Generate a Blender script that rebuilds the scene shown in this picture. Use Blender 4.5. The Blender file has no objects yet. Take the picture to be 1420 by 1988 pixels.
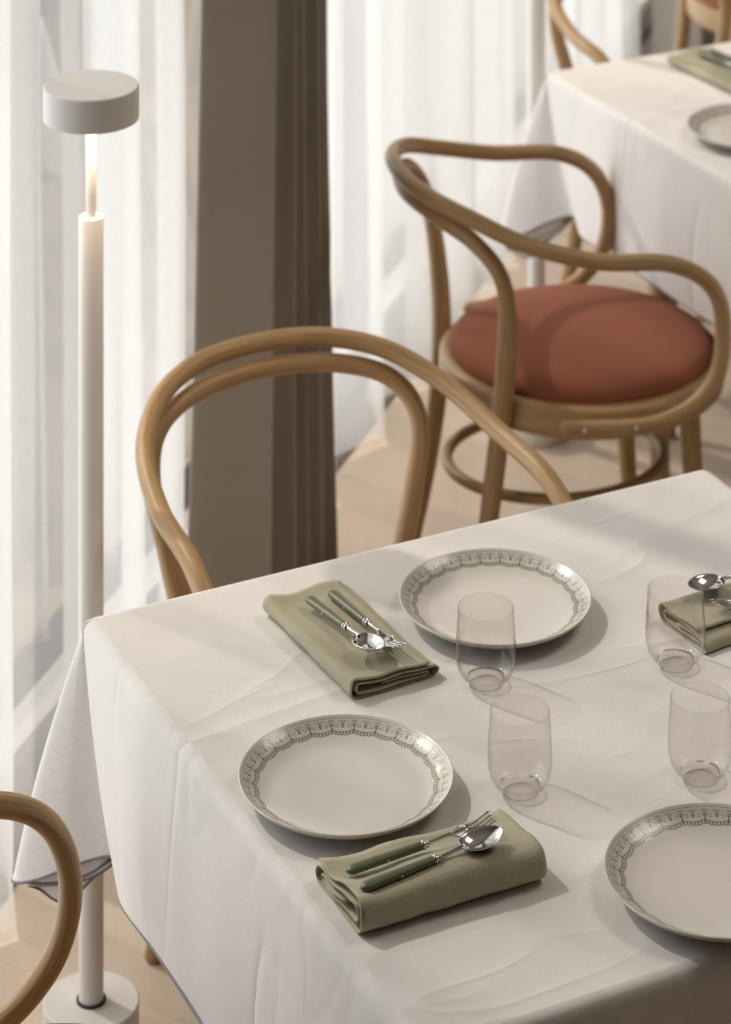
import bpy, bmesh, math, random
from mathutils import Vector, Matrix, noise as mnoise

# ------------------------------------------------------------------ camera, world, lights
SC = bpy.context.scene
C = SC.collection
FPX, YH, CAMZ, ZT = 5660.0, -1708.0, 2.56, 0.77      # focal length in px, horizon row, eye height, cloth top height
cam_d = bpy.data.cameras.new('camera')
cam = bpy.data.objects.new('camera', cam_d); C.objects.link(cam)
cam.location = (0, 0, CAMZ); cam.rotation_euler = (math.pi / 2, 0, 0)
cam_d.sensor_fit = 'HORIZONTAL'; cam_d.sensor_width = 36.0
cam_d.lens = 36.0 * FPX / 1420.0
cam_d.shift_x = 0.0
cam_d.shift_y = (YH - 994.0) / 1420.0
cam_d.clip_start = 0.05; cam_d.clip_end = 100
cam_d.dof.use_dof = True; cam_d.dof.focus_distance = 3.15; cam_d.dof.aperture_fstop = 9.5
SC.camera = cam

SC.view_settings.view_transform = 'Standard'; SC.view_settings.look = 'None'
SC.view_settings.exposure = 0.2; SC.view_settings.gamma = 1.0
SC.view_settings.use_curve_mapping = False
SC.cycles.use_denoising = True
try:
    SC.cycles.denoiser = 'OPENIMAGEDENOISE'
    SC.cycles.denoising_input_passes = 'RGB_ALBEDO_NORMAL'
except Exception:
    pass
SC.cycles.max_bounces = 9; SC.cycles.diffuse_bounces = 4; SC.cycles.use_adaptive_sampling = True; SC.cycles.adaptive_threshold = .015; SC.cycles.transparent_max_bounces = 24
SC.cycles.transmission_bounces = 8; SC.cycles.glossy_bounces = 4
SC.cycles.sample_clamp_indirect = 6.0
SC.cycles.caustics_reflective = False; SC.cycles.caustics_refractive = False

WD = Vector((0.330, 0.944, 0)).normalized()          # along the window wall, away from the camera
WN = Vector((0.944, -0.330, 0)).normalized()         # into the room
E1 = Vector((0.8963, 0.4435, 0)).normalized()        # table edge to the right
E2 = Vector((0.4435, -0.8963, 0)).normalized()       # table edge towards the camera
def wp(t, n, z=0.0):                                 # point by wall coordinates
    return WD * t + WN * n + Vector((0, 0, z))
WALL_N, SHEER_N, DRAPE_N = -1.955, -1.865, -1.735
T0, T1, ROOM_N, ROOM_H = -1.6, 11.0, 4.2, 3.6
SILL, HEAD, TWIN = 0.025, 3.2, 2.2       # the glazing starts at TWIN along the wall

SKY_STRENGTH, SUN_STRENGTH = 2.85, 3.0
w = bpy.data.worlds.new('sky'); SC.world = w; w.use_nodes = True
bg = w.node_tree.nodes['Background']
bg.inputs[0].default_value = (0.925, 0.96, 1.0, 1); bg.inputs[1].default_value = SKY_STRENGTH

sun_d = bpy.data.lights.new('sun', 'SUN'); sun_d.energy = SUN_STRENGTH; sun_d.angle = math.radians(1.5)
sun_d.color = (1.0, 0.90, 0.79)
sun = bpy.data.objects.new('sun', sun_d); C.objects.link(sun)
sdir = Vector((0.80, -0.60, -0.98)).normalized()
sun.rotation_euler = sdir.to_track_quat('-Z', 'Y').to_euler()
sun.location = (-4, 8, 6)

def area(name, loc, direction, sx, sy, energy, color=(1, 1, 1), portal=False, up='Y'):
    d = bpy.data.lights.new(name, 'AREA'); d.shape = 'RECTANGLE'; d.size = sx; d.size_y = sy
    d.energy = energy; d.color = color
    o = bpy.data.objects.new(name, d); C.objects.link(o)
    z = -Vector(direction).normalized(); y = Vector((0, 0, 1)) if abs(z.z) < .9 else WD
    x = y.cross(z).normalized(); y = z.cross(x)
    m = Matrix((x, y, z)).transposed().to_4x4(); m.translation = loc
    o.matrix_world = m
    if portal: d.cycles.is_portal = True
    return o
area('window_portal', wp((TWIN + T1) / 2, WALL_N - 0.22, (SILL + HEAD) / 2), WN, T1 - TWIN, HEAD - SILL, 1, portal=True)
# soft fill added below the ceiling, unseen, to lift the table tops
area('ceiling_fill', Vector((2.2, 4.3, ROOM_H - .06)), (0, 0, -1), 1.3, 1.3, 30, (1.0, 0.93, 0.84))

# ------------------------------------------------------------------ helpers
def new_mesh(name, verts, faces, mat=None, parent=None, smooth=True, uvs=None):
    me = bpy.data.meshes.new(name)
    me.from_pydata([tuple(v) for v in verts], [], faces)
    if uvs is not None:
        ul = me.uv_layers.new(name='UVMap')
        for lp in me.loops:
            ul.data[lp.index].uv = uvs[lp.vertex_index]
    me.validate()
    if smooth:
        me.polygons.foreach_set('use_smooth', [True] * len(me.polygons))
    me.update()
    o = bpy.data.objects.new(name, me); C.objects.link(o)
    if mat: me.materials.append(mat)
    if parent: o.parent = parent
    return o

def from_bm(name, bm, mat=None, parent=None, smooth=False):
    me = bpy.data.meshes.new(name); bmesh.ops.recalc_face_normals(bm, faces=bm.faces[:]); bm.to_mesh(me); bm.free()
    if smooth: me.polygons.foreach_set('use_smooth', [True] * len(me.polygons))
    o = bpy.data.objects.new(name, me); C.objects.link(o)
    if mat: me.materials.append(mat)
    if parent: o.parent = parent
    return o

def empty(name, loc=(0, 0, 0), rotz=0.0):
    o = bpy.data.objects.new(name, None); C.objects.link(o); o.location = loc; o.rotation_euler = (0, 0, rotz)
    o.empty_display_size = 0.05
    return o

def tag(o, label, cat, group=None):
    o['label'] = label; o['category'] = cat
    if group: o['group'] = group
    return o

def struct(o):
    o['kind'] = 'structure'; return o

def dup(root, loc=None, rotz=None, label=None, group=None):
    r = root.copy(); C.objects.link(r)
    if loc is not None: r.location = loc
    if rotz is not None: r.rotation_euler = (0, 0, rotz)
    if label: r['label'] = label
    if group: r['group'] = group
    for ch in list(root.children):
        c = ch.copy(); C.objects.link(c); c.parent = r
        for g in list(ch.children):
            d = g.copy(); C.objects.link(d); d.parent = c
    return r

def smooth_path(P, n=10, closed=False):
    P = [Vector(p) for p in P]
    Q = [P[-1]] + P + [P[0], P[1]] if closed else [2 * P[0] - P[1]] + P + [2 * P[-1] - P[-2]]
    out = []
    for i in range(1, len(Q) - 2):
        a, b, c, d = Q[i - 1], Q[i], Q[i + 1], Q[i + 2]
        for k in range(n):
            t = k / n
            out.append(.5 * (2 * b + (c - a) * t + (2 * a - 5 * b + 4 * c - d) * t * t + (3 * b - a - 3 * c + d) * t ** 3))
    if not closed: out.append(P[-1])
    return out

def tube(name, path, rad, mat, parent=None, seg=14, closed=False, caps=True, flat=1.0):
    """tube along path with uv = (angle metres, length metres); rad float or function of 0..1"""
    n = len(path); verts, faces, uvs = [], [], []
    L = 0.0; T = []
    for i in range(n):
        if closed: t = path[(i + 1) % n] - path[i - 1]
        else: t = path[min(i + 1, n - 1)] - path[max(i - 1, 0)]
        T.append(t.normalized())
    u = T[0].orthogonal().normalized()
    if abs(T[0].z) < .9: u = (Vector((0, 0, 1)) - T[0] * T[0].z).normalized()
    frames = []
    for i in range(n):
        if i: u = (u - T[i] * u.dot(T[i])).normalized()
        frames.append((u.copy(), T[i].cross(u)))
    if closed:   # remove residual twist
        pass
    rings = []
    def ring(c, fr, r, l):
        b = len(verts)
        for k in range(seg):
            a = 2 * math.pi * k / seg
            verts.append(c + fr[0] * math.cos(a) * r + fr[1] * math.sin(a) * r * flat); uvs.append((a * .013, l))
        return b
    rf = rad if callable(rad) else (lambda t: rad)
    if caps and not closed:
        r0 = rf(0)
        for a in (0.15, 0.5, 0.8):
            rings.append(ring(path[0] - T[0] * r0 * (1 - math.sin(a * math.pi / 2)) * 0.9, frames[0], r0 * math.sin(a * math.pi / 2) * 1.0 if a > .2 else r0 * .25, 0))
    for i in range(n):
        if i: L += (path[i] - path[i - 1]).length
        rings.append(ring(path[i], frames[i], rf(i / (n - 1)), L))
    if caps and not closed:
        r1 = rf(1)
        for a in (0.8, 0.5, 0.15):
            rings.append(ring(path[-1] + T[-1] * r1 * (1 - math.sin(a * math.pi / 2)) * 0.9, frames[-1], r1 * math.sin(a * math.pi / 2) if a > .2 else r1 * .25, L))
    m = len(rings)
    for i in range(m if closed else m - 1):
        a, b = rings[i], rings[(i + 1) % m]
        for k in range(seg):
            k2 = (k + 1) % seg
            faces.append((a + k, a + k2, b + k2, b + k))
    if not closed:
        faces.append(tuple(rings[0] + k for k in reversed(range(seg))))
        faces.append(tuple(rings[-1] + k for k in range(seg)))
    return new_mesh(name, verts, faces, mat, parent, True, uvs)

def lathe(name, prof, mat, parent=None, seg=64, closed_prof=False, smooth=True, loc=None):
    verts, faces = [], []
    idx = []
    for (r, z) in prof:
        if r < 1e-6:
            idx.append([len(verts)] * seg); verts.append((0, 0, z))
        else:
            idx.append(list(range(len(verts), len(verts) + seg)))
            for k in range(seg):
                a = 2 * math.pi * k / seg; verts.append((r * math.cos(a), r * math.sin(a), z))
    m = len(prof)
    for i in range(m if closed_prof else m - 1):
        A, B = idx[i], idx[(i + 1) % m]
        for k in range(seg):
            k2 = (k + 1) % seg
            f = []
            for q in (A[k], A[k2], B[k2], B[k]):
                if q not in f: f.append(q)
            if len(f) > 2: faces.append(tuple(f))
    o = new_mesh(name, verts, faces, mat, parent, smooth)
    bm = bmesh.new(); bm.from_mesh(o.data); bmesh.ops.recalc_face_normals(bm, faces=bm.faces[:]); bm.to_mesh(o.data); bm.free()
    if loc: o.location = loc
    return o

def sharp(o, angle=35):
    me = o.data
    bm = bmesh.new(); bm.from_mesh(me)
    for e in bm.edges:
        if len(e.link_faces) == 2 and e.calc_face_angle(0) > math.radians(angle): e.smooth = False
    bm.to_mesh(me); bm.free(); return o

def box(bm, lo, hi):
    g = bmesh.ops.create_cube(bm, size=1)
    for v in g['verts']:
        v.co = Vector([(lo[i] + hi[i]) / 2 + v.co[i] * (hi[i] - lo[i]) for i in range(3)])
    return g['verts']

def wall_box(name, t0, t1, n0, n1, z0, z1, mat, parent=None):
    bm = bmesh.new()
    vs = box(bm, (t0, n0, z0), (t1, n1, z1))
    for v in vs: v.co = wp(v.co.x, v.co.y, v.co.z)
    return from_bm(name, bm, mat, parent)

# ------------------------------------------------------------------ materials
def mat_new(name):
    m = bpy.data.materials.new(name); m.use_nodes = True
    nt = m.node_tree; b = nt.nodes['Principled BSDF']
    return m, nt, b
def nd(nt, t, **kw):
    n = nt.nodes.new(t)
    for k, v in kw.items(): setattr(n, k, v)
    return n
def lk(nt, a, b): nt.links.new(a, b)
def noise_tex(nt, vec, scale, detail=3, rough=.5, dist=0):
    n = nd(nt, 'ShaderNodeTexNoise'); n.inputs['Scale'].default_value = scale; n.inputs['Detail'].default_value = detail
    n.inputs['Roughness'].default_value = rough; n.inputs['Distortion'].default_value = dist
    if vec is not None: lk(nt, vec, n.inputs['Vector'])
    return n.outputs['Fac']
def mapping(nt, vec, scale=(1, 1, 1), rot=(0, 0, 0)):
    n = nd(nt, 'ShaderNodeMapping'); n.inputs['Scale'].default_value = scale; n.inputs['Rotation'].default_value = rot
    lk(nt, vec, n.inputs['Vector']); return n.outputs['Vector']
def ramp(nt, fac, stops):
    n = nd(nt, 'ShaderNodeValToRGB'); cr = n.color_ramp
    while len(cr.elements) < len(stops): cr.elements.new(.5)
    for e, (p, c) in zip(cr.elements, stops):
        e.position = p; e.color = (c[0], c[1], c[2], 1) if len(c) == 3 else c
    lk(nt, fac, n.inputs['Fac']); return n.outputs['Color']
def bump(nt, h, strength, dist, normal=None):
    n = nd(nt, 'ShaderNodeBump'); n.inputs['Strength'].default_value = strength; n.inputs['Distance'].default_value = dist
    lk(nt, h, n.inputs['Height'])
    if normal is not None: lk(nt, normal, n.inputs['Normal'])
    return n.outputs['Normal']
class X:
    """tiny expression wrapper over math nodes"""
    nt = None
    def __init__(s, v): s.v = v
    @staticmethod
    def op(o, *a, clamp=False):
        n = nd(X.nt, 'ShaderNodeMath', operation=o); n.use_clamp = clamp
        for i, q in enumerate(a):
            q = q.v if isinstance(q, X) else q
            if isinstance(q, (int, float)): n.inputs[i].default_value = q
            else: lk(X.nt, q, n.inputs[i])
        return X(n.outputs[0])
    def __add__(s, o): return X.op('ADD', s, o)
    __radd__ = __add__
    def __sub__(s, o): return X.op('SUBTRACT', s, o)
    def __rsub__(s, o): return X.op('SUBTRACT', o, s)
    def __mul__(s, o): return X.op('MULTIPLY', s, o)
    __rmul__ = __mul__
    def __truediv__(s, o): return X.op('DIVIDE', s, o)
    def abs(s): return X.op('ABSOLUTE', s)
    def frac(s): return X.op('FRACT', s)
    def sqrt(s): return X.op('SQRT', s)
    def min(s, o): return X.op('MINIMUM', s, o)
    def max(s, o): return X.op('MAXIMUM', s, o)
    def lt(s, o): return X.op('LESS_THAN', s, o)
    def pow(s, o): return X.op('POWER', s, o)
    def smooth_in(s, w, soft=.12):      # 1 where s < w, soft edge
        return X.op('SUBTRACT', .5, (s - w) / (2 * soft), clamp=True)

def simple(name, col, rough=.5, metal=0.0, spec=None, coat=0.0):
    m, nt, b = mat_new(name)
    b.inputs['Base Color'].default_value = (*col, 1); b.inputs['Roughness'].default_value = rough; b.inputs['Metallic'].default_value = metal
    if spec is not None: b.inputs['Specular IOR Level'].default_value = spec
    if coat: b.inputs['Coat Weight'].default_value = coat; b.inputs['Coat Roughness'].default_value = .08
    return m

def painted(name, col, rough=.55, nscale=900, nb=.15):
    m, nt, b = mat_new(name)
    tc = nd(nt, 'ShaderNodeTexCoord').outputs['Object']
    f = noise_tex(nt, tc, nscale, 2)
    b.inputs['Base Color'].default_value = (*col, 1)
    b.inputs['Roughness'].default_value = rough; b.inputs['Specular IOR Level'].default_value = .35
    lk(nt, bump(nt, f, nb, .0004), b.inputs['Normal'])
    return m

def wood(name, c0, c1, c2, rough=.42):
    m, nt, b = mat_new(name)
    uv = nd(nt, 'ShaderNodeUVMap').outputs['UV']
    oi = nd(nt, 'ShaderNodeObjectInfo').outputs['Random']
    v = nd(nt, 'ShaderNodeVectorMath', operation='ADD'); lk(nt, uv, v.inputs[0])
    cx = nd(nt, 'ShaderNodeCombineXYZ'); lk(nt, oi, cx.inputs[1]); lk(nt, oi, cx.inputs[2]); lk(nt, cx.outputs[0], v.inputs[1])
    g1 = noise_tex(nt, mapping(nt, v.outputs[0], (260, 7, 1)), 1.0, 4, .6, .4)
    g2 = noise_tex(nt, mapping(nt, v.outputs[0], (900, 22, 1)), 1.0, 2, .5)
    X.nt = nt
    f = X(g1) * .7 + X(g2) * .3
    col = ramp(nt, f.v, [(.32, c2), (.47, c1), (.62, c0)])
    lk(nt, col, b.inputs['Base Color'])
    b.inputs['Roughness'].default_value = rough; b.inputs['Specular IOR Level'].default_value = .4
    lk(nt, bump(nt, f.v, .25, .0006), b.inputs['Normal'])
    return m

def woven(name, col, thread=.0007, weave=.5, var=.10, rough=.9, crease=None, sheen=.15, uv=True, tone=.06):
    m, nt, b = mat_new(name)
    src = nd(nt, 'ShaderNodeUVMap').outputs['UV'] if uv else nd(nt, 'ShaderNodeTexCoord').outputs['Object']
    k = 1.0 / thread
    a = noise_tex(nt, mapping(nt, src, (k, k * .06, k * .06)), 1.0, 1)
    c = noise_tex(nt, mapping(nt, src, (k * .06, k, k * .06)), 1.0, 1)
    big = noise_tex(nt, src, 6, 3)
    mid = noise_tex(nt, src, 260, 2)
    X.nt = nt
    wv = X(a) * .5 + X(c) * .5
    tonef = (X(big) - .5) * (tone * 2) + (wv - .5) * (var * 3) + (X(mid) - .5) * var + 1.0
    mx = nd(nt, 'ShaderNodeMix', data_type='RGBA', blend_type='MULTIPLY'); mx.inputs[0].default_value = 1
    mx.inputs[6].default_value = (*col, 1)
    cm = nd(nt, 'ShaderNodeCombineColor')
    for i in range(3): lk(nt, tonef.v, cm.inputs[i])
    lk(nt, cm.outputs[0], mx.inputs[7]); lk(nt, mx.outputs[2], b.inputs['Base Color'])
    b.inputs['Roughness'].default_value = rough; b.inputs['Specular IOR Level'].default_value = .2
    b.inputs['Sheen Weight'].default_value = sheen; b.inputs['Sheen Roughness'].default_value = .5
    nrm = None
    if crease:
        hs = None
        for (sc, rot, amp, thin, seed) in crease:
            mp = nd(nt, 'ShaderNodeMapping'); mp.inputs['Rotation'].default_value = (0, 0, rot)
            mp.inputs['Location'].default_value = (seed, seed * .7, 0); mp.inputs['Scale'].default_value = (sc * .35, sc, 1)
            lk(nt, src, mp.inputs['Vector'])
            nn = X(noise_tex(nt, mp.outputs['Vector'], 1.0, 2, .45, .25))
            ridge = ((1.0 - (nn - .5).abs() * thin)).max(0.0)
            mk = X(noise_tex(nt, mp.outputs['Vector'], .9, 1)) 
            mk = X.op('MULTIPLY_ADD', mk, 4.0, -1.7, clamp=True)
            h = ridge * ridge * mk * amp
            hs = h if hs is None else hs + h
        soft = X(noise_tex(nt, src, 7, 2, .5, .3)) * 1.6
        nrm = bump(nt, (hs + soft).v, 1.0, .0014)
    lk(nt, bump(nt, wv.v, weave, thread * .8, nrm), b.inputs['Normal'])
    return m

def sheer_mat(name):
    m, nt, b = mat_new(name); nt.nodes.remove(b)
    out = nt.nodes['Material Output']
    uv = nd(nt, 'ShaderNodeUVMap').outputs['UV']
    tr = nd(nt, 'ShaderNodeBsdfTransparent'); tr.inputs[0].default_value = (.97, .97, .965, 1)
    tl = nd(nt, 'ShaderNodeBsdfTranslucent'); tl.inputs[0].default_value = (.90, .89, .88, 1)
    df = nd(nt, 'ShaderNodeBsdfDiffuse'); df.inputs[0].default_value = (.80, .76, .72, 1)
    m1 = nd(nt, 'ShaderNodeMixShader'); m1.inputs[0].default_value = .42
    lk(nt, tl.outputs[0], m1.inputs[1]); lk(nt, df.outputs[0], m1.inputs[2])
    m2 = nd(nt, 'ShaderNodeMixShader')
    # thread density: opacity grows where the weave is seen edge-on
    lw = nd(nt, 'ShaderNodeLayerWeight'); lw.inputs['Blend'].default_value = .5
    X.nt = nt
    a = noise_tex(nt, mapping(nt, uv, (700, 40, 1)), 1.0, 1)
    c = noise_tex(nt, mapping(nt, uv, (40, 700, 1)), 1.0, 1)
    op = X(lw.outputs['Facing']).pow(1.5) * .50 + .43 + (X(a) + X(c) - 1.0) * .10
    lk(nt, op.v, m2.inputs[0]); lk(nt, tr.outputs[0], m2.inputs[1]); lk(nt, m1.outputs[0], m2.inputs[2])
    lk(nt, m2.outputs[0], out.inputs[0])
    return m

def glass_mat(name, tint=(.975, .964, .958), edge=(.55, .52, .50)):
    m, nt, b = mat_new(name); nt.nodes.remove(b)
    out = nt.nodes['Material Output']
    lw = nd(nt, 'ShaderNodeLayerWeight'); lw.inputs['Blend'].default_value = .35
    tr = nd(nt, 'ShaderNodeBsdfTransparent')
    col = ramp(nt, lw.outputs['Facing'], [(0.0, tint), (.70, tint), (1.0, edge)])
    lk(nt, col, tr.inputs[0])
    gl = nd(nt, 'ShaderNodeBsdfGlossy'); gl.inputs['Roughness'].default_value = .05
    lw2 = nd(nt, 'ShaderNodeLayerWeight'); lw2.inputs['Blend'].default_value = .5
    X.nt = nt
    fr = X(lw2.outputs['Facing']).pow(4.5) * .80 + .025
    mx = nd(nt, 'ShaderNodeMixShader')
    lk(nt, fr.v, mx.inputs[0]); lk(nt, tr.outputs[0], mx.inputs[1]); lk(nt, gl.outputs[0], mx.inputs[2])
    lk(nt, mx.outputs[0], out.inputs[0])
    return m

def plate_mat(name):
    m, nt, b = mat_new(name); X.nt = nt
    tc = nd(nt, 'ShaderNodeTexCoord').outputs['Object']
    sp = nd(nt, 'ShaderNodeSeparateXYZ'); lk(nt, tc, sp.inputs[0])
    x, y, z = (X(sp.outputs[i]) for i in range(3))
    R = 0.115
    r = (x * x + y * y).sqrt()
    th = X.op('ARCTAN2', y, x)
    NC = 26
    cell = th * (NC / (2 * math.pi)) + 100.0
    u = (cell.frac() - .5) * 24.0                       # -12..12 "mm" across one scallop
    au = u.abs()
    v = (R - r) * 1000.0                                # mm from the rim inward
    def circ(cu, cv, sym=True):
        a = (au if sym else u) - cu
        q = v - cv
        return (a * a + q * q).sqrt()
    parts = []
    def ring_(d, rad, wd): parts.append((d - rad).abs().smooth_in(wd))
    parts.append((v - 3.6).abs().smooth_in(.16))                          # thin rim line
    nu = u / 12.0; nu2 = nu * nu
    parts.append((v - (5.6 + nu2 * 3.6)).abs().smooth_in(.17))            # upper swag
    ring_(circ(1.7, 7.4), 1.0, .22); parts.append(circ(0, 7.6).smooth_in(.55))  # bow
    for cu, cv in ((0.0, 10.6), (12.0, 9.6)):                              # flowers with a light eye
        d = circ(cu, cv)
        a = X.op('ARCTAN2', v - cv, au - cu)
        pet = X.op('COSINE', a * 5.0) * .35 + 1.75
        parts.append((d - pet).smooth_in(0.0) * (1.0 - d.smooth_in(.6)))
    ring_(circ(12.0, 6.2), 1.0, .25); ring_(circ(10.0, 6.0), .8, .2)
    ring_(circ(6.6, 11.2), 1.2, .2); ring_(circ(5.0, 9.4), .8, .18); ring_(circ(8.6, 9.6), .8, .18)
    parts.append((v - (12.4 - nu2 * 1.6)).abs().smooth_in(.14) * (au - 2.0).lt(10.5))
    sw = 17.0 - nu2 * 2.6
    parts.append((v - sw).abs().smooth_in(.42))                           # lower swag
    parts.append((v - (sw - 2.0)).abs().smooth_in(.14))
    parts.append(((au - 12.0).abs() - (v - 10.5) * .12).smooth_in(0.35) * (v - 14.2).abs().lt(3.6))  # knot stems
    # small teeth under the swag
    tu = ((u / 4.0).frac() - .5) * 4.0
    uc = u - tu; tb = 17.0 - (uc / 12.0) * (uc / 12.0) * 2.6
    tv = v - tb
    dd = (tu * tu + (tv - 2.1) * (tv - 2.1) * .55).sqrt()
    parts.append((dd - 1.72).abs().smooth_in(.42) * (X.op('GREATER_THAN', tv, .2)))
    parts.append((tu.abs() - .16).smooth_in(.0) * (tv - 2.2).abs().lt(1.5))
    parts.append(((tu.abs() - .85).abs() - .1).smooth_in(.0) * (tv - 1.7).abs().lt(1.0))
    tot = parts[0]
    for q in parts[1:]: tot = tot.max(q)
    tot = tot * X.op('GREATER_THAN', z, .0012) * .88
    mx = nd(nt, 'ShaderNodeMix', data_type='RGBA'); lk(nt, tot.v, mx.inputs[0])
    mx.inputs[6].default_value = (.71, .665, .60, 1); mx.inputs[7].default_value = (.085, .085, .045, 1)
    lk(nt, mx.outputs[2], b.inputs['Base Color'])
    b.inputs['Roughness'].default_value = .28; b.inputs['Specular IOR Level'].default_value = .5
    b.inputs['Coat Weight'].default_value = .4; b.inputs['Coat Roughness'].default_value = .12
    return m

def floor_mat():
    m, nt, b = mat_new('limed_floor'); X.nt = nt
    tc = nd(nt, 'ShaderNodeTexCoord').outputs['Object']
    a = noise_tex(nt, mapping(nt, tc, (9, 1.2, 1)), 1.0, 4, .55, .3)
    c = noise_tex(nt, tc, 2.2, 4, .6)
    d = noise_tex(nt, tc, 140, 2)
    f = X(a) * .4 + X(c) * .4 + X(d) * .2
    col = ramp(nt, f.v, [(.30, (.52, .415, .32)), (.5, (.62, .505, .40)), (.72, (.70, .585, .475))])
    lk(nt, col, b.inputs['Base Color']); b.inputs['Roughness'].default_value = .55; b.inputs['Specular IOR Level'].default_value = .3
    lk(nt, bump(nt, f.v, .12, .002), b.inputs['Normal'])
    return m

M = {}
M['wood'] = wood('bent_beech', (.45, .292, .137), (.36, .222, .098), (.235, .138, .058))
M['cushion'] = woven('terracotta_fabric', (.25, .082, .043), .0008, .35, .06, uv=False, sheen=.05)
M['linen'] = woven('white_linen', (.80, .765, .73), .0008, .5, .075, tone=.03,
                   crease=[(5.0, .35, 1.0, 16, 3.1), (7.0, -.5, .7, 16, 8.3), (3.2, 1.9, .8, 22, 1.7), (9.0, .9, .5, 14, 5.5)])
M['hem'] = woven('grey_hem_thread', (.25, .235, .23), .0008, .3, .05, uv=False)
M['napkin'] = woven('sage_napkin', (.455, .415, .292), .0014, .8, .06, tone=.04)
M['plate'] = plate_mat('lace_print_porcelain')
M['glass'] = glass_mat('clear_glass')
M['thick_glass'] = glass_mat('thick_glass', (.955, .945, .94), (.50, .47, .45))
M['steel'] = simple('polished_steel', (.72, .70, .68), .12, 1.0)
M['resin'] = simple('green_resin', (.125, .138, .074), .32, 0, .45)
M['lamp'] = painted('lamp_enamel', (.74, .70, .665), .5)
M['black_rubber'] = simple('black_rubber', (.02, .02, .02), .6)
M['drape'] = woven('taupe_drape', (.36, .322, .275), .0012, .5, .10, tone=.06)
M['sheer'] = sheer_mat('sheer_voile')
M['floor'] = floor_mat()
M['plaster'] = painted('plaster', (.34, .30, .26), .85, 60, .1)
M['ceiling'] = painted('ceiling_paint', (.50, .46, .42), .9, 60, .05)
M['frame'] = painted('window_frame_paint', (.60, .57, .54), .5, 200, .05)
pm, pnt, pb = mat_new('window_pane'); pnt.nodes.remove(pb)
_t = nd(pnt, 'ShaderNodeBsdfTransparent'); _t.inputs[0].default_value = (.95, .96, .96, 1)
_g = nd(pnt, 'ShaderNodeBsdfGlossy'); _g.inputs['Roughness'].default_value = .02
_f = nd(pnt, 'ShaderNodeFresnel'); _f.inputs[0].default_value = 1.3
_m = nd(pnt, 'ShaderNodeMixShader'); lk(pnt, _f.outputs[0], _m.inputs[0]); lk(pnt, _t.outputs[0], _m.inputs[1]); lk(pnt, _g.outputs[0], _m.inputs[2])
lk(pnt, _m.outputs[0], pnt.nodes['Material Output'].inputs[0])
M['pane'] = pm
em, ent, eb = mat_new('lamp_diffuser')
eb.inputs['Base Color'].default_value = (.9, .85, .78, 1); eb.inputs['Emission Color'].default_value = (1, .86, .66, 1); eb.inputs['Emission Strength'].default_value = 3.0
M['diffuser'] = em

# ------------------------------------------------------------------ room shell
def slab(name, t0, t1, n0, n1, z0, z1, mat): return struct(wall_box(name, t0, t1, n0, n1, z0, z1, mat))
slab('floor', T0 - .2, T1 + .2, WALL_N - .2, ROOM_N + .2, -.1, 0, M['floor'])
slab('ceiling', T0 - .2, T1 + .2, WALL_N - .2, ROOM_N + .2, ROOM_H, ROOM_H + .1, M['ceiling'])
slab('wall_right', T0 - .2, T1 + .2, ROOM_N, ROOM_N + .2, 0, ROOM_H, M['plaster'])
slab('wall_back', T1, T1 + .2, WALL_N - .2, ROOM_N, 0, ROOM_H, M['plaster'])
slab('wall_front', T0 - .2, T0, WALL_N - .2, ROOM_N, 0, ROOM_H, M['plaster'])
slab('wall_left', TWIN, T1, WALL_N - .2, WALL_N, 0, SILL, M['plaster'])
slab('wall_left', T0, TWIN, WALL_N - .2, WALL_N, 0, HEAD, M['plaster'])
slab('trim_1', T0, T1, WALL_N - .2, WALL_N, HEAD, ROOM_H, M['plaster'])
M['shade_strip'] = painted('floor_shade_strip', (.13, .112, .095), .6, 300, .1)
slab('trim_1', TWIN, T1, WALL_N + .001, -1.875, 0, .004, M['shade_strip'])  # added dark strip, colour stands in for shade on the floor behind the sheer
edges = [TWIN + i * (T1 - TWIN) / 5 for i in range(6)]
for i in range(5):
    a, b = edges[i], edges[i + 1]
    win = struct(empty('window_%d' % (i + 1), wp((a + b) / 2, WALL_N - .1, SILL)))
    inv = Matrix.Translation(-win.location)
    def piece(nm, t0, t1, n0, n1, z0, z1, mt):
        o = wall_box(nm, t0, t1, n0, n1, z0, z1, mt); o.data.transform(inv); o.parent = win; return o
    fw = .03
    piece('frame_post', a, a + fw, WALL_N - .09, WALL_N - .03, SILL, HEAD, M['frame'])
    piece('frame_post', b - fw, b, WALL_N - .09, WALL_N - .03, SILL, HEAD, M['frame'])
    piece('frame_rail', a + fw, b - fw, WALL_N - .09, WALL_N - .03, SILL, SILL + fw, M['frame'])
    piece('frame_rail', a + fw, b - fw, WALL_N - .09, WALL_N - .03, HEAD - fw, HEAD, M['frame'])
    piece('pane', a + fw, b - fw, WALL_N - .063, WALL_N - .057, SILL + fw, HEAD - fw, M['pane'])

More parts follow.
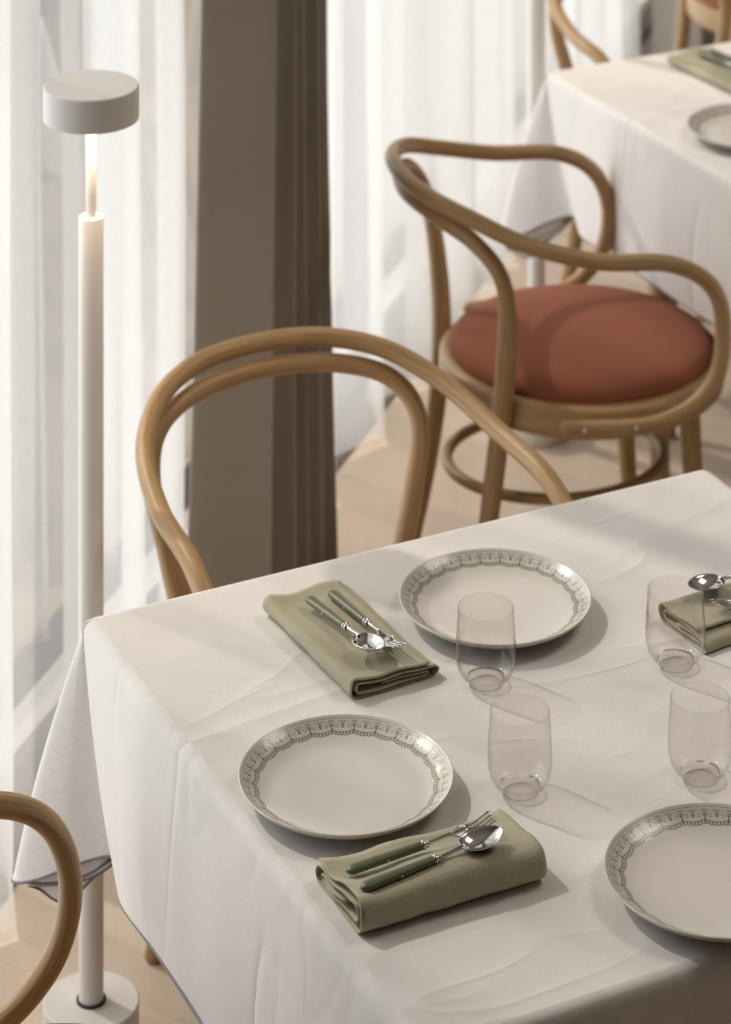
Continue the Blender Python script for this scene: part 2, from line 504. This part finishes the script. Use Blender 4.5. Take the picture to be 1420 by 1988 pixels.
# ------------------------------------------------------------------ curtains
def curtain(name, t0, t1, noff, lam, amp, mat, seed, label, cat='curtain', z1=3.36, gather=1.0, du=.006, nz=26, sway=.012, thick=0.0, flare=0.0, fixed=None):
    rnd = random.Random(seed)
    # irregular folds: cumulative phase
    knots = [t0]
    while knots[-1] < t1 + lam: knots.append(knots[-1] + lam * rnd.uniform(.65, 1.35))
    if fixed: knots = list(fixed)
    amps = [amp * rnd.uniform(.6, 1.2) for _ in knots]
    def fold(t):
        for i in range(len(knots) - 1):
            if knots[i + 1] > t:
                f = (t - knots[i]) / (knots[i + 1] - knots[i])
                return 2 * math.pi * f, amps[i] * (1 - f) + amps[i + 1] * f, knots[i + 1] - knots[i]
        return 0, amp, lam
    nu = int((t1 - t0) / du)
    verts, faces, uvs = [], [], []
    tc = (t0 + t1) / 2
    L = 0
    for i in range(nu + 1):
        t = t0 + (t1 - t0) * i / nu
        ph, A, lm = fold(t)
        for j in range(nz + 1):
            v = j / nz; z = .012 + (z1 - .012) * v
            low = (1 - v)
            a = A * (1.0 + .25 * low) * (1 - .35 * max(0, v - .85) / .15)
            wob = sway * mnoise.noise((t * 2.3 + seed, z * .8, seed)) + .5 * sway * mnoise.noise((t * 7 + seed, z * 1.7, 3.3))
            p2 = ph + .35 * mnoise.noise((t * 1.5, z * .7, seed * 1.7))
            off = a * math.cos(p2) + wob
            lat = -.30 * lm * .5 * math.sin(2 * p2) * .5 * min(1, a / .03)
            tt = tc + (t - tc) * (1 - (1 - gather) * (1 - math.exp(-z * 1.3))) + lat
            p = wp(tt, noff + off, z)
            verts.append(p); uvs.append((t * 1.6, z))
    for i in range(nu):
        for j in range(nz):
            a = i * (nz + 1) + j
            faces.append((a, a + nz + 1, a + nz + 2, a + 1))
    o = new_mesh(name, verts, faces, mat, None, True, uvs)
    # origin at the base
    org = wp(tc, noff, 0); o.data.transform(Matrix.Translation(-org)); o.location = org
    if thick:
        sd = o.modifiers.new('thickness', 'SOLIDIFY'); sd.thickness = thick; sd.offset = 0
    return tag(o, label, cat)

curtain('sheer_curtain', 2.0, 4.46, SHEER_N, .21, .045, M['sheer'], 11, 'white translucent sheer curtain hanging behind the tall floor lamp', thick=0)
curtain('sheer_curtain', 4.60, 7.50, SHEER_N, .21, .045, M['sheer'], 5, 'white translucent sheer curtain right of the tall taupe drape, behind the red-seated chair')
curtain('drape', 4.225, 4.765, DRAPE_N, .2, .040, M['drape'], 21, 'heavy dark taupe drape hanging full height beside the floor lamp', thick=.003, gather=.70, fixed=[4.10, 4.35, 4.47, 4.55, 4.63, 4.71, 4.79])
curtain('drape', 7.34, 8.15, DRAPE_N, .20, .055, M['drape'], 8, 'distant dark taupe drape behind the chair at the top right corner', thick=.003, gather=.92)
curtain('sheer_curtain', 8.0, 10.8, SHEER_N, .21, .045, M['sheer'], 15, 'white sheer curtain beyond the distant drape, past the top right corner', du=.012)
trk = wall_box('curtain_track', T0 + .05, T1 - .05, -1.90, -1.76, 3.365, 3.40, M['frame'])
struct(trk); trk.name = 'trim_2'

# ------------------------------------------------------------------ tables with cloths
TW = 0.89          # tabletop side
corner1 = Vector((-.343, 3.488, 0)); corner2 = Vector((.333, 5.488, 0))
TANG = math.atan2(E1.y, E1.x)
# table local frame: origin at the window-side corner on the floor, +x = E1 (right), +y = -E2 (away); table spans x 0..TW, y -TW..0
def make_table():
    t = empty('table', corner1, TANG)
    bm = bmesh.new(); box(bm, (.006, -TW + .006, ZT - .032), (TW - .006, -.006, ZT - .004))
    from_bm('tabletop', bm, M['wood'], t)
    for (x, y) in ((.16, -.16), (TW - .16, -.16), (.16, -TW + .16), (TW - .16, -TW + .16)):
        bm = bmesh.new()
        bmesh.ops.create_cone(bm, cap_ends=True, segments=16, radius1=.018, radius2=.026, depth=ZT - .0325, matrix=Matrix.Translation((x, y, (ZT - .0325) / 2)))
        from_bm('leg', bm, M['wood'], t, True)
    for (lo, hi) in (((.18, -.17, ZT - .1), (TW - .18, -.15, ZT - .0325)), ((.18, -TW + .15, ZT - .1), (TW - .18, -TW + .17, ZT - .0325)),
                     ((.15, -TW + .18, ZT - .1), (.17, -.18, ZT - .0325)), ((TW - .17, -TW + .18, ZT - .1), (TW - .15, -.18, ZT - .0325))):
        bm = bmesh.new(); box(bm, lo, hi); from_bm('apron', bm, M['wood'], t)
    return t

DROP = .255
def make_cloth():
    root = empty('tablecloth', corner1, TANG)
    # local: corners in order around the perimeter (counter-clockwise seen from above)
    W = TW
    cs = [Vector((0, -W, 0)), Vector((W, -W, 0)), Vector((W, 0, 0)), Vector((0, 0, 0))]
    rr = .014
    cols = []     # (inner top point, outward normal, hem point, uv top, uv hem)
    PULL = .150
    def mat_uv(edge_from, edge_dir, out, s, d): return edge_from + edge_dir * s + out * d
    for k in range(4):
        A, B = cs[k], cs[(k + 1) % 4]
        ed = (B - A).normalized(); out = Vector((ed.y, -ed.x, 0))
        N = 60
        def sidehem(A, ed, out, k, t):
            e = min(t, W - t)
            pull = PULL * max(0, 1 - e / .34) ** 2 * (1 if t < W / 2 else -1)
            wav = .003 * mnoise.noise((t * 5 + k * 9, 1.1, k * 3.3)) + .0015 * math.sin(t * 19 + k * 2)
            return A + ed * (t + pull) + out * (.008 + wav) + Vector((0, 0, ZT - DROP + .004 * mnoise.noise((t * 4, k, 7)))), pull
        for i in range(N + 1):
            t = i / N * W
            hem, pull = sidehem(A, ed, out, k, t)
            ts = min(max(t, rr), W - rr)
            cols.append((A + ed * ts - out * rr, out, hem, A + ed * ts, A + ed * (t + pull * .35) + out * DROP))
        # corner ear at B: rays from the corner on the plane one unit below, in the (ed, nxt) frame
        ed2 = (cs[(k + 2) % 4] - B).normalized(); out2 = Vector((ed2.y, -ed2.x, 0))
        # a along -ed (back along this side), b along ed2 ; outwards: out, out2
        # control: (x along ed2, y along -ed, ray length)
        ctrl = [(-.03, .594, .285), (.05, .53, .272), (.09, .40, .262), (.10, .24, .265), (-.02, .06, .315), (-.12, -.02, .362), (-.205, -.085, .362), (-.19, -.12, .350), (-.02, .03, .315),
                (.14, .12, .275), (.16, .06, .272), (.08, .0, .290), (-.10, -.13, .324), (-.19, -.195, .337), (-.13, -.20, .326), (.06, -.10, .279), (.20, .0, .258), (.31, .07, .254),
                (.43, .09, .260), (.54, .05, .270), (.594, -.03, .280)]
        pts = smooth_path([Vector(c) for c in ctrl], 9)
        npts = len(pts)
        for i, c in enumerate(pts):
            f = i / (npts - 1)
            d = (ed2 * c.x - ed * c.y + Vector((0, 0, -1))).normalized()
            fs = min(1, max(0, .5 + (c.x - c.y) * 1.0))
            if i == 0: fs = 0
            if i == npts - 1: fs = 1
            nrm = (out * (1 - fs) + out2 * fs).normalized()
            inner = min(1, max(0, min(c.x, c.y) / .10))
            cpt = B - out * rr - out2 * rr - nrm * rr * .5 * inner
            hem = B - (out + out2) * rr + nrm * (rr + .002) + Vector((0, 0, ZT - .005)) + d * c.z
            e0 = max(0, 1 - i / 6); e1 = max(0, 1 - (npts - 1 - i) / 6)
            if e0: hem = hem.lerp(sidehem(A, ed, out, k, W)[0], e0)
            if e1: hem = hem.lerp(sidehem(B, ed2, out2, (k + 1) % 4, 0)[0], e1)
            ang = f * math.pi / 2
            rho = DROP / max(math.cos(ang), math.sin(ang))
            cols.append((cpt, nrm, hem, B, B + (out * math.cos(ang) + out2 * math.sin(ang)) * rho))
    nc = len(cols)
    verts, faces, uvs = [], [], []
    # column vertices: 0..3 arc, then straight
    NA, NS = 4, 22
    nrow = NA + NS
    for (pt, n, hem, ut, uh) in cols:
        base = pt + Vector((0, 0, ZT - rr))
        arc_end = base + n * rr
        for j in range(NA):
            th = (j / NA) * math.pi / 2
            q = base + n * rr * math.sin(th) + Vector((0, 0, rr * math.cos(th)))
            verts.append(q); uvs.append((ut.x, ut.y))
        for j in range(NS):
            f = j / (NS - 1)
            q = arc_end.lerp(hem, f)
            q += n * (.006 * math.sin(math.pi * f) * 1.0)
            p3 = q * 9
            q += n * .0022 * mnoise.noise((p3.x, p3.y, p3.z * .5)) * f
            verts.append(q); l = ut.lerp(uh, f); uvs.append((l.x, l.y))
    for i in range(nc):
        a, b = i * nrow, ((i + 1) % nc) * nrow
        for j in range(nrow - 1):
            faces.append((a + j, a + j + 1, b + j + 1, b + j))
    # the flat top: grid inside the ring of first-row vertices
    G = 90; g0 = len(verts)
    lo, hi = rr, W - rr
    grid = {}
    for i in range(G + 1):
        for j in range(G + 1):
            x = lo + (hi - lo) * i / G; y = -W + lo + (hi - lo) * j / G
            e = min(i, j, G - i, G - j) / G
            z = ZT + .0009 * (mnoise.noise((x * 9, y * 9, .4)) - .6) * min(1, e * 12) 
            grid[i, j] = len(verts); verts.append(Vector((x, y, z))); uvs.append((x, y))
    for i in range(G):
        for j in range(G):
            faces.append((grid[i, j], grid[i + 1, j], grid[i + 1, j + 1], grid[i, j + 1]))
    o = new_mesh('cloth', verts, faces, M['linen'], root, True, uvs)
    bm = bmesh.new(); bm.from_mesh(o.data); bmesh.ops.recalc_face_normals(bm, faces=bm.faces[:]); bm.to_mesh(o.data); bm.free()
    path = [Vector(c[2]) for c in cols]
    red = [path[0]]
    for p in path[1:]:
        if (p - red[-1]).length > .003: red.append(p)
    tube('hem', red, .0017, M['hem'], root, 8, closed=True)
    return root

table1 = tag(make_table(), 'square wooden dining table under the nearer white tablecloth', 'table')
cloth1 = tag(make_cloth(), 'white linen tablecloth with grey hem on the large near table', 'tablecloth')
dup(table1, corner2, TANG, 'square wooden dining table under the distant white tablecloth at top right')
dup(cloth1, corner2, TANG, 'white linen tablecloth on the distant blurred table at top right')

# ------------------------------------------------------------------ bentwood armchairs
RAIL = [(0, -.348, .8032), (.096, -.3335, .7997), (.1756, -.285, .7851), (.2318, -.2062, .7539), (.2567, -.0965, .7252), (.2633, .0263, .7102),
        (.2644, .099, .6657), (.2573, .1216, .5897), (.2660, .0972, .504), (.262, .0078, .4552), (.2465, -.151, .4600)]
HOOP = [(0, -.3370, .7705), (.1038, -.3187, .7665), (.18, -.2785, .746), (.2078, -.2413, .6919), (.188, -.2255, .5919), (.1584, -.2267, .4478), (.1548, -.2501, .2523), (.1836, -.2932, .004)]
SEAT_Y = -.028
def mirror(half): return [(-x, y, z) for (x, y, z) in reversed(half[1:])] + list(half)
def make_chair():
    t = empty('bentwood_armchair')
    rail = tube('arm_rail', smooth_path(mirror(RAIL), 12), lambda f: .0135 if .06 < f < .94 else .0135 - .003 * (1 - min(f, 1 - f) / .06), M['wood'], t, 16)
    tube('back_hoop', smooth_path(mirror(HOOP), 12), lambda f: .0132 + .0035 * min(1, max(0, (abs(f - .5) - .22) / .1)) - .004 * max(0, (abs(f - .5) - .40) / .1), M['wood'], t, 16)
    for s in (-1, 1):
        P = [(s * .150, .105, .445), (s * .157, .112, .30), (s * .166, .125, .15), (s * .182, .150, .004)]
        tube('leg', smooth_path(P, 8), lambda f: .0185 - .006 * f, M['wood'], t, 16)
    # seat ring, solid rounded band
    prof = [(.205, .425), (.236, .425), (.241, .431), (.242, .45), (.241, .468), (.236, .475), (.222, .477), (.208, .474), (.205, .468)]
    sr = lathe('seat_ring', prof, M['wood'], t, 72, True); sr.location = (0, SEAT_Y, 0)
    me = sr.data; ul = me.uv_layers.new(name='UVMap')
    for lp in me.loops:
        c = me.vertices[lp.vertex_index].co; a = math.atan2(c.y, c.x)
        ul.data[lp.index].uv = (c.z * 1.0 + (c.xy.length - .2), a * .24)
    prof = [(0, .440), (.20, .440), (.204, .452), (.213, .462), (.222, .472), (.2235, .482), (.219, .493), (.207, .501), (.18, .507), (.12, .512), (.06, .5145), (0, .515)]
    cu = lathe('cushion', prof, M['cushion'], t, 72); cu.location = (0, SEAT_Y, 0)
    ring = [(.158 * math.cos(a), -.075 + .186 * math.sin(a), .30) for a in [2 * math.pi * i / 20 for i in range(20)]]
    tube('leg_ring', smooth_path(ring, 4, True), .0095, M['wood'], t, 12, closed=True)
    for s in (-1, 1):
        for yy, zz, xx in ((-.120, .459, .2625), (-.035, .4565, .2725)):
            bm = bmesh.new()
            bmesh.ops.create_uvsphere(bm, u_segments=12, v_segments=6, radius=.0042, matrix=Matrix.Translation((s * xx, yy, zz)) @ Matrix.Diagonal((.5, 1, 1, 1)))
            from_bm('screw', bm, M['steel'], rail, True)
    return t
def chair_rot(deg): return math.radians(deg - 90)
CH = 'bentwood armchairs with red seats'
chairA = tag(make_chair(), 'light bentwood armchair with curved back pushed up behind the near table', 'chair', CH)
chairA.location = (.0005, 3.8776, 0); chairA.rotation_euler = (0, 0, chair_rot(-63.2))
dup(chairA, (.3933, 4.9599, 0), chair_rot(16.4), 'bentwood armchair with round terracotta seat cushion in full view', CH)
dup(chairA, (-.3015, 2.9618, 0), chair_rot(30.7), 'bentwood armchair at the lower left corner, only its curled arm in view', CH)
dup(chairA, (.0005 + .674 + .012, 3.8776 + 2.005, 0), chair_rot(-63.2), 'blurred bentwood armchair behind the distant table, at the top edge', CH)
dup(chairA, (1.037, 6.965, 0), chair_rot(16.4), 'blurred bentwood armchair with red seat in the top right corner', CH)

# ------------------------------------------------------------------ floor lamps
def make_lamp():
    t = empty('floor_lamp')
    pr = [(0, 0), (.0625, 0), (.0637, .0012), (.0637, .0585), (.0622, .06), (0, .06)]
    sharp(lathe('base', pr, M['lamp'], t, 72))
    rg = [(.0168, .0598), (.0196, .0598), (.0196, .063), (.0168, .063)]
    lathe('gasket', rg, M['black_rubber'], t, 48, True, False)
    po = [(0, .0605), (.0164, .0605), (.0164, 1.1015), (.0158, 1.1025), (0, 1.1025)]
    sharp(lathe('pole', po, M['lamp'], t, 48))
    st = [(0, 1.1027), (.0068, 1.1027), (.0069, 1.2325), (0, 1.2325)]
    sharp(lathe('stem', st, M['lamp'], t, 32))
    hd = [(.0585, 1.2365), (.0585, 1.2325), (.0625, 1.2325), (.0637, 1.2337), (.0637, 1.2755), (.0622, 1.277), (0, 1.277), (0, 1.270), (.0585, 1.2660)]
    h = sharp(lathe('lamp_head', hd, M['lamp'], t, 72, True))
    df = [(0, 1.2365), (.0583, 1.2365), (.0583, 1.242), (0, 1.242)]
    sharp(lathe('diffuser', df, M['diffuser'], h, 64))
    ld = bpy.data.lights.new('lamp_light', 'AREA'); ld.shape = 'DISK'; ld.size = .11; ld.energy = .75; ld.color = (1.0, .80, .56)
    lo = bpy.data.objects.new('lamp_light', ld); C.objects.link(lo); lo.location = (0, 0, 1.2345); lo.parent = t
    return t
lamp1 = tag(make_lamp(), 'tall white floor lamp with flat round head beside the near table', 'floor lamp', 'white floor lamps')
lamp1.location = (-.365, 3.877, 0)
dup(lamp1, (.334, 5.687, 0), 0, 'white floor lamp behind the distant tablecloth corner, its pole and round base showing below', 'white floor lamps')

# ------------------------------------------------------------------ plates
def px_at(px, py, z):
    s = (py - YH) / (CAMZ - z); return Vector(((px - 710) / s, FPX / s, z))
PR = [(0, .0005), (.060, .0005), (.0635, 0), (.067, .0005), (.070, .003), (.090, .0062), (.103, .0105), (.111, .0160), (.1145, .0200), (.1152, .0212), (.1147, .0220), (.1135, .0212),
      (.109, .0175), (.101, .0128), (.089, .0085), (.078, .0062), (.05, .0056), (0, .0055)]
def make_plate():
    return lathe('dinner_plate', [(a, b) for a, b in PR], M['plate'], None, 128)
GP = 'lace bordered dinner plates'
pl = make_plate(); pl.location = px_at(672, 1500, ZT + .022) - Vector((0, 0, .0218)); pl.rotation_euler = (0, 0, .04)
tag(pl, 'white dinner plate with olive lace border at the front left, behind the thick folded napkin', 'plate', GP)
for (px, py, z, rot, lb) in ((962, 1155, None, .5, 'white lace bordered dinner plate at the back, right of the pale napkin'),
                        (1395, 1685, None, 1.1, 'lace bordered dinner plate cut off by the right edge, nearest the camera'),
                        (1462, 242, None, .2, 'blurred dinner plate on the distant table at the right edge')):
    q = pl.copy(); C.objects.link(q); q.location = px_at(px, py, ZT + .022) - Vector((0, 0, .0218)); q.rotation_euler = (0, 0, rot); q['label'] = lb

# ------------------------------------------------------------------ tumblers
def make_glass():
    t = empty('tumbler')
    outer = [(.0188, .0008), (.0200, .0004), (.0206, .0035), (.0225, .0062), (.0278, .0105), (.0322, .0180), (.0343, .0270), (.0349, .0340), (.0346, .045), (.0338, .060), (.0328, .075), (.0322, .0870)]
    rim = [(.03195, .0880), (.0316, .0880), (.0313, .0870)]
    inner = [(.0319, .075), (.0329, .060), (.0337, .045), (.0340, .034), (.0333, .0270), (.0310, .0185), (.0265, .0118), (.0215, .0090)]
    lathe('bowl', outer + rim + inner, M['glass'], t, 96)
    lathe('glass_base', [(0, .0012), (.0165, .0008), (.0188, .0008), (.0200, .0036), (.0215, .0082), (.0150, .0074), (0, .0072)], M['thick_glass'], t, 64)
    return t
g = tag(make_glass(), 'clear tumbler in front of the back plate, left one of the rear pair', 'glass', 'clear stemless tumblers')
g.location = px_at(944, 1327, ZT)
for px, py, lb in ((1010, 1537, 'clear tumbler near the middle, between the front left plate and the other glasses'),
                   (1312, 1291, 'clear tumbler standing in front of the napkin at the right edge'),
                   (1360, 1511, 'clear tumbler at the right edge, just above the cut-off plate')):
    dup(g, px_at(px, py, ZT), 0, lb)

# ------------------------------------------------------------------ napkins
def make_napkin(L, W, Hn, seed, label, flap=.86, bulge=.5):
    """folded napkin: fold along x=0, open edges at x=W, length along +y"""
    th = .0015
    def arc(cx, cz, r, a0, a1, n=8):
        return [(cx + r * math.cos(a0 + (a1 - a0) * i / n), cz + r * math.sin(a0 + (a1 - a0) * i / n)) for i in range(n + 1)]
    pi = math.pi
    h = Hn
    path = []
    path += [(W * flap * (1 - i / 14) + (h / 2) * (i / 14), h) for i in range(14)]
    path += arc(h / 2, h / 2, h / 2, pi / 2, 3 * pi / 2, 12)
    path += [(h / 2 + (W - h / 2 - h * .38) * i / 14, 0) for i in range(1, 14)]
    r2 = h * .36
    path += arc(W - r2, r2, r2, -pi / 2, pi / 2, 10)
    path += [(W - r2 - (W - r2 - h * .62) * i / 12, 2 * r2 + .03 * h) for i in range(1, 12)]
    r3 = h * .25
    path += arc(h * .62, 2 * r2 - r3 + .03 * h, r3, pi / 2, 3 * pi / 2, 8)
    path += [(h * .62 + (W * .86 - h * .62) * i / 12, 2 * r2 - 2 * r3 + .03 * h) for i in range(1, 12)]
    r4 = h * .115
    path += arc(W * .86, 2 * r2 - 2 * r3 + .03 * h + r4, r4, -pi / 2, pi / 2, 6)
    path += [(W * .86 - (W * .5) * i / 8, 2 * r2 - 2 * r3 + .03 * h + 2 * r4) for i in range(1, 9)]
    ny = 44
    verts, faces, uvs = [], [], []
    n = len(path); acc = [0]
    for i in range(1, n): acc.append(acc[-1] + math.dist(path[i], path[i - 1]))
    for i, (x, z) in enumerate(path):
        ee0 = .004 * mnoise.noise((acc[i] * 22, seed, 0)); ee1 = .004 * mnoise.noise((acc[i] * 22, seed, 5))
        for j in range(ny + 1):
            f = j / ny; y = ee0 + (L + ee1 - ee0) * f
            k = z / h
            # height profile: full at the fold, sinking to the open side; waves along the length
            prof = 1.0 - .34 * max(0, x / W) + .10 * math.sin(x / W * 7 + seed)
            nz_ = mnoise.noise((x * 16 + seed, y * 13, seed * .3))
            zz = k * h * (prof + .22 * nz_)
            endlift = max(0, 1 - min(f, 1 - f) / .10)
            zz += k * h * .16 * endlift * (.6 + mnoise.noise((x * 30, f * 2, seed)))
            xx = x + .0035 * mnoise.noise((y * 11, seed, k * 1.5)) + .0015 * mnoise.noise((y * 40, seed, k))
            verts.append(Vector((xx, y, zz + th / 2))); uvs.append((acc[i], y))
    for i in range(n - 1):
        for j in range(ny):
            a = i * (ny + 1) + j
            faces.append((a, a + 1, a + ny + 2, a + ny + 1))
    o = new_mesh('napkin', verts, faces, M['napkin'], None, True, uvs)
    sd = o.modifiers.new('thickness', 'SOLIDIFY'); sd.thickness = th; sd.offset = 0
    return tag(o, label, 'napkin', 'folded sage green napkins')
nb = make_napkin(.216, .115, .019, 2.3, 'pale sage napkin at the back left, holding cutlery with bowls towards the camera', .90)
nb.location = (-.0175, 3.300, ZT + .0002); nb.rotation_euler = (0, 0, math.radians(28.5))
nf = make_napkin(.209, .110, .030, 6.1, 'thick green folded napkin in front of the front left plate', .92)
nf.location = (.1845, 2.960, ZT + .0002); nf.rotation_euler = (0, 0, math.radians(116.3))
nr = make_napkin(.20, .092, .022, 9.4, 'green napkin at the right edge behind a tumbler', .80)
nr.location = (.351, 3.477, ZT + .0002); nr.rotation_euler = (0, 0, math.radians(-58))
nt2 = make_napkin(.233, .115, .020, 4.2, 'blurred pale green napkin on the distant table at the top right', .90)
nt2.location = (.692, 5.322, ZT + .0002); nt2.rotation_euler = (0, 0, math.radians(30.5))

# ------------------------------------------------------------------ cutlery, built along +y from the handle end
def handle_part(root):
    n = 26; seg = 14; verts, faces = [], []
    for i in range(n + 1):
        f = i / n; y = .086 * f
        w_ = .0076 - .0028 * f
        cap = math.sqrt(max(0.0, 1 - ((.10 - f) / .10) ** 2)) if f < .10 else 1.0
        w_ *= max(.12, cap)
        for k in range(seg):
            a = 2 * math.pi * k / seg
            verts.append((w_ * math.cos(a), y, .0042 + .0040 * max(.15, cap) * math.sin(a)))
    for i in range(n):
        for k in range(seg):
            k2 = (k + 1) % seg
            faces.append((i * seg + k, (i + 1) * seg + k, (i + 1) * seg + k2, i * seg + k2))
    faces.append(tuple(range(seg))); faces.append(tuple(n * seg + k for k in reversed(range(seg))))
    h = new_mesh('handle', verts, faces, M['resin'], root)
    for x in (-1, 1):
        bm = bmesh.new(); bmesh.ops.create_uvsphere(bm, u_segments=8, v_segments=6, radius=.0011, matrix=Matrix.Translation((x * .0062, .045, .0042)))
        from_bm('rivet', bm, M['steel'], h, True)
    # ferrule with two rings
    prof = [(.0044, .0855), (.0051, .0865), (.0051, .0885), (.0038, .0890), (.0038, .0905), (.0042, .0912), (.0042, .0925), (.0030, .0932)]
    verts, faces = [], []
    for (r, y) in prof:
        for k in range(seg):
            a = 2 * math.pi * k / seg; verts.append((r * math.cos(a), y, .0042 + r * .9 * math.sin(a)))
    for i in range(len(prof) - 1):
        for k in range(seg):
            k2 = (k + 1) % seg
            faces.append((i * seg + k, (i + 1) * seg + k, (i + 1) * seg + k2, i * seg + k2))
    new_mesh('ferrule', verts, faces, M['steel'], root)
    return h
def sstep(a, b, x):
    t = min(1, max(0, (x - a) / (b - a))); return t * t * (3 - 2 * t)
def neck_part(root, y1, z1):
    tube('neck', smooth_path([(0, .0925, .0044), (0, .103, .0048), (0, .112, .0056), (0, y1, z1)], 5), lambda f: .0026 - .0005 * math.sin(f * 3), M['steel'], root, 10, flat=.75)
def make_spoon():
    t = empty('spoon'); handle_part(t); neck_part(t, .121, .0066)
    nu, nv = 28, 16; verts, faces = [], []
    for i in range(nu + 1):
        f = i / nu; y = .1175 + .0510 * f
        w_ = .0175 * (max(0.0, math.sin(math.pi * f ** .85)) ** .58) + .0006
        rimz = .0072 + .0020 * f
        dep = .0088 * (max(0, math.sin(math.pi * f ** .9)) ** .75)
        for j in range(nv + 1):
            q = -1 + 2 * j / nv
            verts.append((w_ * q, y, rimz - dep * (1 - abs(q) ** 2.3)))
    for i in range(nu):
        for j in range(nv):
            a = i * (nv + 1) + j; faces.append((a, a + 1, a + nv + 2, a + nv + 1))
    o = new_mesh('spoon_bowl', verts, faces, M['steel'], t)
    sd = o.modifiers.new('thickness', 'SOLIDIFY'); sd.thickness = .0011; sd.offset = 1
    return t
def make_fork():
    t = empty('fork'); handle_part(t); neck_part(t, .119, .0064)
    bm = bmesh.new()
    def zc(y):
        f = (y - .115) / .055
        return .0064 - .0042 * math.sin(math.pi * min(1, f * 1.15)) + .0070 * max(0, f - .45) ** 1.3
    def strip(rows):
        vs = [[bm.verts.new(Vector((x, y, zc(y) + .0011 * (x / .011) ** 2))) for x in xs] for y, xs in rows]
        for a, b in zip(vs, vs[1:]):
            for k in range(len(a) - 1): bm.faces.new((a[k], a[k + 1], b[k + 1], b[k]))
    rows = []
    for i in range(11):
        f = i / 10; y = .116 + .022 * f
        hw = .0018 + (.0108 - .0018) * sstep(0.05, .85, f)
        rows.append((y, [hw * (-1 + 2 * k / 8) for k in range(9)]))
    strip(rows)
    for k in range(4):
        cx = -.0108 + .0027 + k * (.0216 - .0054) / 3
        rows = []
        for i in range(13):
            f = i / 12; y = .1378 + .0312 * f
            hw = .00165 * (1 - .45 * f) if f < .96 else .0004
            rows.append((y, [cx - hw, cx, cx + hw]))
        strip(rows)
    o = from_bm('fork_head', bm, M['steel'], t, True)
    sd = o.modifiers.new('thickness', 'SOLIDIFY'); sd.thickness = .0012; sd.offset = 0
    return t
def lay(root, a, b, roll=0.0):
    """put the handle end at a, pointing at b"""
    y = (b - a).normalized(); x = y.cross(Vector((0, 0, 1))).normalized(); z = x.cross(y)
    m = Matrix((x, y, z)).transposed().to_4x4() @ Matrix.Rotation(roll, 4, 'Y'); m.translation = a
    root.matrix_world = m
spoon = make_spoon(); fork = make_fork()
GC = 'green handled cutlery'
lay(spoon, px_at(598, 1167, .7905), px_at(722, 1263, .798)); tag(spoon, 'green handled steel spoon on the pale napkin at the back left', 'spoon', GC)
lay(fork, px_at(642, 1155, .7885), px_at(762, 1258, .793)); tag(fork, 'green handled steel fork on the pale napkin at the back left', 'fork', GC)
def again(root, a, b, label, roll=0.0):
    r = dup(root, None, None, label); lay(r, a, b, roll); return r
again(spoon, px_at(700, 1733, .8015), px_at(985, 1622, .807), 'green handled steel spoon on the thick green napkin in front')
again(fork, px_at(672, 1700, .7945), px_at(952, 1604, .803), 'green handled steel fork on the thick green napkin in front')
again(spoon, px_at(1342, 1152, .797) + E1 * .165 - E2 * .010, px_at(1342, 1152, .797), 'steel spoon on the napkin at the right edge, the upper of two pieces')
again(fork, px_at(1392, 1186, .793) + E1 * .165 - E2 * .004, px_at(1392, 1186, .793), 'steel fork on the napkin at the right edge, the lower of two pieces')
D2 = Vector((.700, 2.035, 0))
again(spoon, px_at(598, 1167, .7905) + D2, px_at(722, 1263, .798) + D2, 'blurred spoon on the distant table napkin at the top right')
again(fork, px_at(642, 1155, .7885) + D2, px_at(762, 1258, .793) + D2, 'blurred fork on the distant table napkin at the top right')
